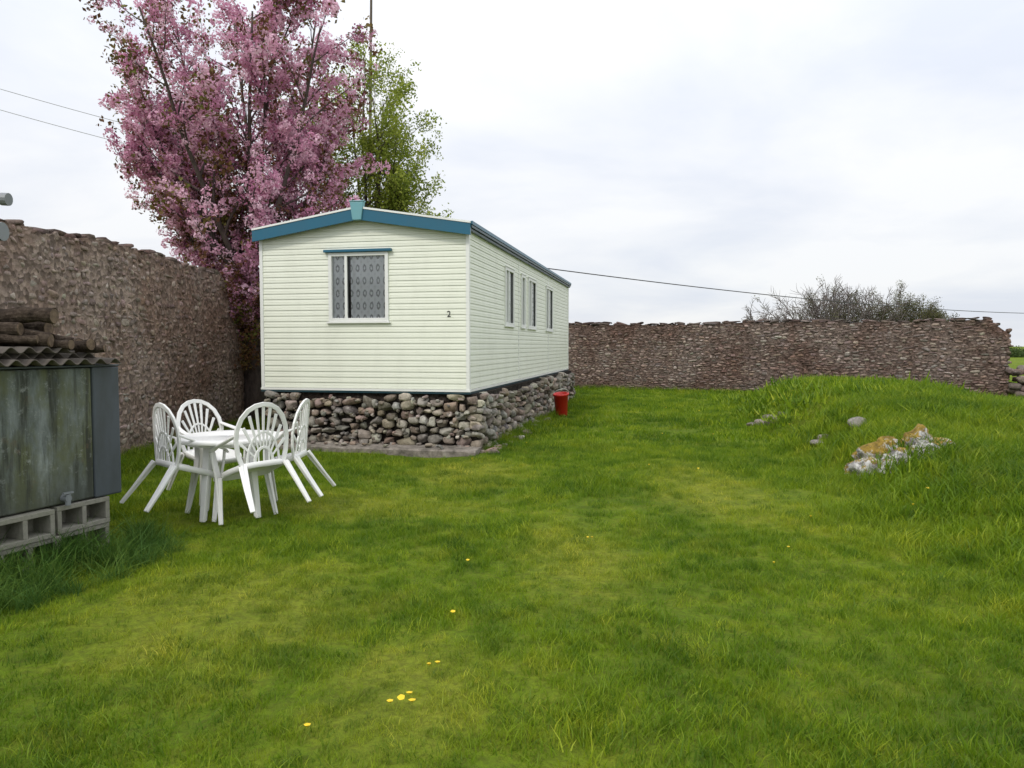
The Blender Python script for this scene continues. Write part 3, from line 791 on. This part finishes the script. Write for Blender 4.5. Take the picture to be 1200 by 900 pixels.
# ------------------------------------------------------------------ trees
t=NT('tree_bark'); v=t.coord('World',(1,1,.4)); n=t.noise(v,12,6,.7); t.set(t.ramp(n,[(.3,(.035,.025,.022)),(.7,(.12,.09,.08))]),.95); t.bump(n,.8,.02); M_tb=t.m
def leaves(name,n,rad,sz,mat,flat=False,wz=1.0):
    vs=[];fs=[]
    for k in range(n):
        d=rng.normal(0,1,3); d/=np.linalg.norm(d); c=d*rad*rng.uniform(.45,1.0)**.6; c[2]*=wz
        u=rng.normal(0,1,3); u=u-d*(u@d)*.5; u/=np.linalg.norm(u); w=np.cross(u,d+rng.normal(0,.6,3)); w/=np.linalg.norm(w)
        s=sz*rng.uniform(.6,1.2); o=len(vs)
        vs+=[tuple(c-u*s*.5),tuple(c+w*s*.32),tuple(c+u*s*.5),tuple(c-w*s*.32)]; fs.append((o,o+1,o+2,o+3))
    return mesh_np(name,vs,fs,[mat],link=False)
def grow(m,pos,d,L,r,lvl,cfg,tips):
    K=cfg['seg'][lvl]; pts=[pos.copy()];rr=[r]; p_=pos.copy(); d=d.normalized()
    tp=cfg['taper'][lvl]
    for i in range(K):
        d=(d+Vector((R(-1,1),R(-1,1),R(-1,1)))*cfg['jit'][lvl]+Vector((0,0,cfg['up'][lvl]))).normalized()
        p_=p_+d*L/K; pts.append(p_.copy()); rr.append(r*(1-tp*(i+1)/K))
    m.tube(pts,rr,cfg['n'][lvl],0,lvl==0)
    if lvl>=cfg['tiplvl']:
        for i in range(1,K+1): tips.append((pts[i],d,lvl))
    if lvl<len(cfg['kids']):
        for c in range(cfg['kids'][lvl]):
            f=cfg['start'][lvl]+(1-cfg['start'][lvl])*((c+R(.1,.9))/cfg['kids'][lvl]); x=f*K; i0=min(int(x),K-1); q=pts[i0].lerp(pts[i0+1],x-i0)
            dd=(pts[i0+1]-pts[i0]).normalized(); ang=math.radians(R(*cfg['ang'][lvl]))
            ax=dd.orthogonal().normalized(); ax.rotate(Matrix.Rotation(R(0,6.283),3,dd)); nd=dd.copy(); nd.rotate(Matrix.Rotation(ang,3,ax))
            grow(m,q,nd,L*R(*cfg['len'][lvl])*(1-.35*(f-.3)),max(rr[i0]*R(.45,.65),cfg.get('rmin',.004)),lvl+1,cfg,tips)
M_bl=leaf_mat('cherry_blossom',[(0,(.38,.12,.24)),(.3,(.62,.29,.44)),(.65,(.80,.49,.63)),(1,(.90,.69,.79))],.35)
M_br=leaf_mat('bronze_leaves',[(0,(.08,.03,.02)),(.5,(.16,.08,.035)),(.8,(.16,.14,.035)),(1,(.14,.19,.03))],.3)
M_gl=leaf_mat('spring_leaves',[(0,(.12,.17,.02)),(.5,(.25,.31,.04)),(1,(.42,.46,.09))],.4)
CT=empty('cherry_tree',(0,0,0))
random.seed(5)
m=MB(); tips=[]
base=Vector((-5.32,15.35,-.1)); fork=Vector((-5.28,15.3,2.55))
m.tube([base,Vector((-5.33,15.32,.8)),Vector((-5.3,15.3,1.8)),fork,fork+Vector((0.02,0,.35))],[.26,.2,.17,.17,.1],12)
cfg=dict(seg=[9,6,4],taper=[.75,.8,.8],jit=[.07,.16,.22],up=[.03,.05,.03],n=[7,4,3],kids=[12,5],start=[.2,.2],ang=[(25,60),(25,65)],len=[(.20,.33),(.35,.6)],tiplvl=1,rmin=.007)
limbs=[(-37,5,4.3),(-32,40,4.7),(-28,-35,5.0),(-18,10,6.2),(-11,-60,5.8),(-4,60,6.6),(6,-10,6.4),(13,50,6.2),(20,-40,5.5),(26,20,4.7),(-22,80,5.4),(-36,-20,3.4),(32,-15,3.3),(2,-70,5.6),(-44,0,2.7),(-25,-10,4.0)]
for (ax,dep,L_) in limbs:
    a=math.radians(ax); b=math.radians(dep)
    d=Vector((math.sin(a),math.sin(b)*.38,math.cos(a)))
    grow(m,fork+Vector((R(-.06,.06),R(-.06,.06),R(-.5,.25))),d,L_,.07,0,cfg,tips)
for k in range(16):
    grow(m,Vector((-5.28,15.2,R(1.5,2.9))),Vector((R(-1,1),R(-1,.1),R(.2,1.2))),R(.6,1.2),.02,1,cfg,tips)
m.obj('trunk_and_limbs',[M_tb],CT,smooth=True)
P=[];Ro=[];S=[];Ix=[]; P2=[];R2=[];S2=[];I2=[]
for (q,d,l) in tips:
    nz=noise.noise(q*.8+Vector((5,2,1)))
    if random.random()<(.66+.6*nz):
        P.append(tuple(q+Vector((R(-.06,.06),R(-.06,.06),R(-.05,.05))))); Ro.append((R(0,6),R(0,6),R(0,6))); S.append(R(.6,1.4)); Ix.append(random.randrange(4))
    if random.random()<(.28-.4*nz):
        P2.append(tuple(q+Vector((R(-.12,.12),R(-.12,.12),R(-.1,.1))))); R2.append((R(0,6),R(0,6),R(0,6))); S2.append(R(.7,1.3)); I2.append(random.randrange(3))
C_bl=new_coll('blossom_puffs',[leaves('puff%d'%k,44,.11,.058,M_bl) for k in range(4)])
C_br=new_coll('bronze_clusters',[leaves('bcl%d'%k,18,.17,.085,M_br) for k in range(3)])
scatter('blossom',P,Ro,S,Ix,C_bl,CT); scatter('bronze_foliage',P2,R2,S2,I2,C_br,CT)
GT=empty('birch_tree'); m=MB(); tips=[]
b0=Vector((-3.55,18.6,-.1)); m.tube([b0,b0+Vector((.05,0,2.0)),b0+Vector((0,0,4.0))],[.13,.1,.08],9)
cfg2=dict(seg=[8,5,4],taper=[.8,.8,.8],jit=[.10,.18,.25],up=[.05,.03,-.02],n=[6,4,3],kids=[10,5],start=[.15,.2],ang=[(25,55),(25,65)],len=[(.22,.34),(.4,.6)],tiplvl=1,rmin=.006)
for ax,dep,L_,z in[(-6,0,5.0,4.0),(8,20,4.2,3.8),(20,-20,3.9,3.0),(-20,10,4.2,3.4),(2,-50,4.2,3.4),(28,40,3.2,2.6),(-30,-10,3.4,2.8),(16,0,3.2,2.6),(14,60,4.2,3.2),(36,0,2.5,2.6),(-12,40,5.2,3.6),(26,-50,2.8,2.9)]:
    a=math.radians(ax); grow(m,b0+Vector((0,0,z)),Vector((math.sin(a),math.sin(math.radians(dep))*.4,math.cos(a))),L_,.055,0,cfg2,tips)
m.obj('trunk_and_limbs',[M_tb],GT,smooth=True)
P=[];Ro=[];S=[];Ix=[]
for q,d,l in tips:
    if random.random()<.7: P.append(tuple(q+Vector((R(-.1,.1),R(-.1,.1),R(-.1,.1))))); Ro.append((R(0,6),R(0,6),R(0,6))); S.append(R(.6,1.2)); Ix.append(random.randrange(3))
C_gl=new_coll('leaf_clusters',[leaves('gcl%d'%k,18,.2,.08,M_gl) for k in range(3)])
scatter('foliage',P,Ro,S,Ix,C_gl,GT)
M_fg=leaf_mat('distant_buds',[(0,(.07,.06,.03)),(.6,(.12,.12,.05)),(1,(.17,.19,.07))],.3)
C_fg=new_coll('bud_clusters',[leaves('fcl%d'%k,22,.42,.13,M_fg) for k in range(3)])
cfg3=dict(seg=[7,5,4],taper=[.75,.8,.7],jit=[.12,.18,.22],up=[.02,.03,.03],n=[5,3,3],kids=[10,7],start=[.15,.15],ang=[(25,60),(25,60)],len=[(.35,.5),(.4,.6)],tiplvl=1,rmin=.026)
t=NT('distant_bark'); t.set((.12,.10,.095),.95); M_db=t.m
for (x,y,hh,spread,leaf) in((28.0,70,5.4,62,.03),(31.2,71,5.8,60,.03),(33.8,69,4.8,58,.08),(37.2,70,4.5,52,.7),(40.2,72,3.5,55,.4),(25.0,74,3.6,62,.02),(29.6,68,5.0,60,.04)):
    e=empty('bare_tree'); m=MB(); tips=[]
    m.tube([(x,y,-.1),(x,y,1.6)],[.25,.18],7)
    for k in range(10):
        a=math.radians(R(-spread,spread)); grow(m,Vector((x,y,R(1.1,1.8))),Vector((math.sin(a),R(-.4,.4),math.cos(a))),hh*R(.75,1.0),.10,0,cfg3,tips)
    m.obj('branches',[M_db],e)
    sel=[q for q in tips if random.random()<leaf*.5]
    if sel: scatter('buds',[tuple(q[0]) for q in sel],[(R(0,6),R(0,6),R(0,6)) for _ in sel],[R(.6,1.2) for _ in sel],[random.randrange(3) for _ in sel],C_fg,e)
C_hg=new_coll('hedge_clusters',[leaves('hcl%d'%k,60,.6,.2,leaf_mat('hedge_leaves%d'%k,[(0,(.03,.06,.015)),(1,(.08,.12,.03))],.25)) for k in range(2)])
P=[(R(50,150),R(100,106),R(0,1)**.7*R(.4,1.3)) for _ in range(1500)]
scatter('hedge',P,[(R(0,6),R(0,6),R(0,6)) for _ in P],[R(.7,1.3) for _ in P],[random.randrange(2) for _ in P],C_hg)
P=[(-5.30+R(-.2,.3),R(14.6,15.8),R(1.2,2.7)) for _ in range(110)]
C_iv=new_coll('ivy_clusters',[leaves('ivy%d'%k,26,.16,.08,M_br) for k in range(2)])
scatter('ivy_plant',P,[(R(0,6),R(0,6),R(0,6)) for _ in P],[R(.6,1.1) for _ in P],[random.randrange(2) for _ in P],C_iv)

UP=empty('utility_pole'); m=MB(); m.tube([(-4.85,25,-.2),(-4.62,25,13.2)],[.065,.04],10); m.obj('pole',[painted('pole_wood',(.10,.08,.065),.9,.5)],UP)
def wire(name,a,b,sag,r,mat):
    a=Vector(a);b=Vector(b); m=MB(); pts=[]
    for i in range(41):
        f=i/40; q=a.lerp(b,f); q.z-=sag*4*f*(1-f); pts.append(q)
    m.tube(pts,r,6); m.obj(name,[mat],None,smooth=True)
wire('overhead_cable',(-4.75,25,5.0),(48,60,4.2),.75,.020,M_wire)
wire('overhead_cable',(-4.72,25,7.1),(-17,19,9.3),.25,.008,M_wirew)
wire('overhead_cable',(-4.72,25,6.5),(-17,19,8.75),.25,.008,M_wirew)

# ------------------------------------------------------------------ rocks on the bank
t=NT('mossy_rock'); v=t.coord('World'); n=t.noise(v,9,8,.75); n2=t.noise(v,5.5,7,.75)
c=t.ramp(n,[(.35,(.10,.09,.085)),(.46,(.28,.27,.26)),(.53,(.58,.57,.54)),(.7,(.74,.73,.70))])
g=t.N('ShaderNodeNewGeometry'); sp=t.N('ShaderNodeSeparateXYZ'); t.L(g.outputs['Normal'],sp.inputs[0])
sq=t.N('ShaderNodeSeparateXYZ'); t.L(v,sq.inputs[0])
ad=t.math('ADD',t.math('MULTIPLY_ADD',sp.outputs[2],.12,n2),t.math('MULTIPLY',t.math('SUBTRACT',sq.outputs[1],8.4),.35))
c=t.mix(t.ramp(ad,[(.54,0),(.59,1)]),c,t.ramp(n,[(.35,(.08,.06,.015)),(.5,(.27,.18,.03)),(.68,(.46,.31,.05))]))
t.set(c,.95); t.bump(n,1,.05); M_moss=t.m
def rock(m,c,s,seed,rot=0):
    tv,tf=ICO[4]; vs=[]
    for q in tv:
        q=Vector(q); k=1+.35*noise.noise(q*1.3+Vector((seed,0,0)))+.24*noise.noise(q*3.5+Vector((0,seed,0)))+.1*noise.noise(q*9)
        w=Vector((q.x*s[0]*k,q.y*s[1]*k,q.z*s[2]*k)); w.rotate(Matrix.Rotation(rot,3,'Z')); vs.append(w+Vector(c))
    m.add(vs,[tuple(f) for f in tf])
m=MB()
for k,(dx,dy,s) in enumerate([(-.34,-.04,(.17,.18,.15)),(-.06,-.14,(.18,.17,.13)),(.24,-.10,(.20,.15,.13)),(-.08,.17,(.34,.16,.23)),(.28,.15,(.26,.16,.20)),(.16,-.26,(.13,.1,.08)),(-.22,-.24,(.14,.11,.09)),(.46,.0,(.18,.12,.12)),(-.42,.12,(.14,.12,.11))]):
    rock(m,(4.40+dx,8.40+dy,Hs(4.40+dx,8.40+dy)+.03),s,k*7.3,R(0,1))
m.obj('mossy_rock',[M_moss],None,smooth=True)
it=[]
for (x,y,n_) in((5.0,14.3,9),(4.55,10.6,3),(7.8,14.9,2)):
    for k in range(n_):
        a,b=x+R(-.35,.35),y+R(-.3,.3); s=R(.06,.12); it.append(((a,b,Hs(a,b)+s*.6),[(1,0,0),(0,1,0),(0,0,1)],(s*1.3,s,s*.7),pal([(.25,.22,.19),(.18,.16,.14),(.38,.35,.32)])))
stones('loose_stones',it,M_stone,3)

M_dy=NT('dandelion_yellow').set((.75,.52,.01),.6)
m=MB()
ds=[(-.40,3.5),(-.36,3.52),(-.43,3.12),(-.48,3.14),(-.52,3.09),(-.45,3.18),(-.82,2.9),(-.32,5.3),(.62,6.0),(.66,6.05),(3.9,6.9),(3.6,6.6),(-.55,10.2)]
for _ in range(16):
    y=R(4,18); ds.append((R(-.2,.6)*y,y))
for x,y in ds:
    if blocked(x,y): continue
    z=Hs(x,y)+R(.045,.065)+(.08 if x>3 else 0); r_=R(.012,.018)*(1 if y<5 else .85); vs=[];n=10; tl=R(-.3,.3)
    vs=[(x,y,z+.006)]+[(x+r_*math.cos(k*2*math.pi/n)*(1 if k%2 else .85),y+r_*math.sin(k*2*math.pi/n)*(1 if k%2 else .85),z+tl*r_*math.sin(k*2*math.pi/n)+.002) for k in range(n)]+[(x,y,z-.01)]
    fs=[(0,1+k,1+(k+1)%n) for k in range(n)]+[(n+1,1+(k+1)%n,1+k) for k in range(n)]
    m.add(vs,fs)
m.obj('dandelion_flowers',[M_dy])

# ------------------------------------------------------------------ world, sun, camera
w=bpy.data.worlds.new('World'); scene.world=w; w.use_nodes=True
N=w.node_tree.nodes; L=w.node_tree.links; N.clear()
out=N.new('ShaderNodeOutputWorld'); sky=N.new('ShaderNodeTexSky'); sky.sky_type='NISHITA'; sky.sun_disc=False
el,az=math.radians(46),math.radians(212)
sky.sun_elevation=el; sky.sun_rotation=az
b1=N.new('ShaderNodeBackground'); b1.inputs[1].default_value=.1; L.new(sky.outputs[0],b1.inputs[0])
tc=N.new('ShaderNodeTexCoord'); sp=N.new('ShaderNodeSeparateXYZ'); L.new(tc.outputs['Generated'],sp.inputs[0])
def mth(op,a,b=None,c=None):
    q=N.new('ShaderNodeMath'); q.operation=op
    for i_,v_ in enumerate((a,b,c)):
        if v_ is None: continue
        if hasattr(v_,'is_linked'): L.new(v_,q.inputs[i_])
        else: q.inputs[i_].default_value=v_
    return q.outputs[0]
zc=mth('MAXIMUM',sp.outputs[2],0.0); zd=mth('ADD',zc,.22)
cx=N.new('ShaderNodeCombineXYZ'); L.new(mth('DIVIDE',sp.outputs[0],zd),cx.inputs[0]); L.new(mth('DIVIDE',sp.outputs[1],zd),cx.inputs[1])
n1=N.new('ShaderNodeTexNoise'); n1.inputs['Scale'].default_value=1.1; n1.inputs['Detail'].default_value=7; n1.inputs['Roughness'].default_value=.52; n1.inputs['Distortion'].default_value=.3; L.new(cx.outputs[0],n1.inputs['Vector'])
cr=N.new('ShaderNodeValToRGB'); e=cr.color_ramp.elements; e[0].position=.34; e[0].color=(.78,.82,.91,1); e[1].position=.58; e[1].color=(.98,.985,1.0,1); L.new(n1.outputs['Fac'],cr.inputs[0])
gr=mth('MULTIPLY_ADD',mth('POWER',zc,1.4),.95,.98)
vm=N.new('ShaderNodeVectorMath'); vm.operation='SCALE'; L.new(cr.outputs[0],vm.inputs[0]); L.new(gr,vm.inputs['Scale'])
b2=N.new('ShaderNodeBackground'); b2.inputs[1].default_value=1.0; L.new(vm.outputs[0],b2.inputs[0])
mx=N.new('ShaderNodeMixShader'); mx.inputs[0].default_value=.9; L.new(b1.outputs[0],mx.inputs[1]); L.new(b2.outputs[0],mx.inputs[2]); L.new(mx.outputs[0],out.inputs[0])
sd=bpy.data.lights.new('sun','SUN'); sd.energy=1.5; sd.angle=math.radians(10); sd.color=(1,.95,.87)
so=bpy.data.objects.new('sun',sd); COL.objects.link(so)
dirv=Vector((math.sin(az)*math.cos(el),math.cos(az)*math.cos(el),math.sin(el)))
so.rotation_euler=(-dirv).to_track_quat('-Z','Y').to_euler(); so.location=(-5,-8,12)
cd=bpy.data.cameras.new('camera'); cd.sensor_width=36; cd.lens=26.1; cd.clip_end=4000; cd.clip_start=.05
co=bpy.data.objects.new('camera',cd); COL.objects.link(co); co.location=(0,0,1.6); co.rotation_euler=(math.radians(90-2.96),0,0)
scene.camera=co
scene.view_settings.view_transform='Standard'; scene.view_settings.look='None'; scene.view_settings.exposure=0
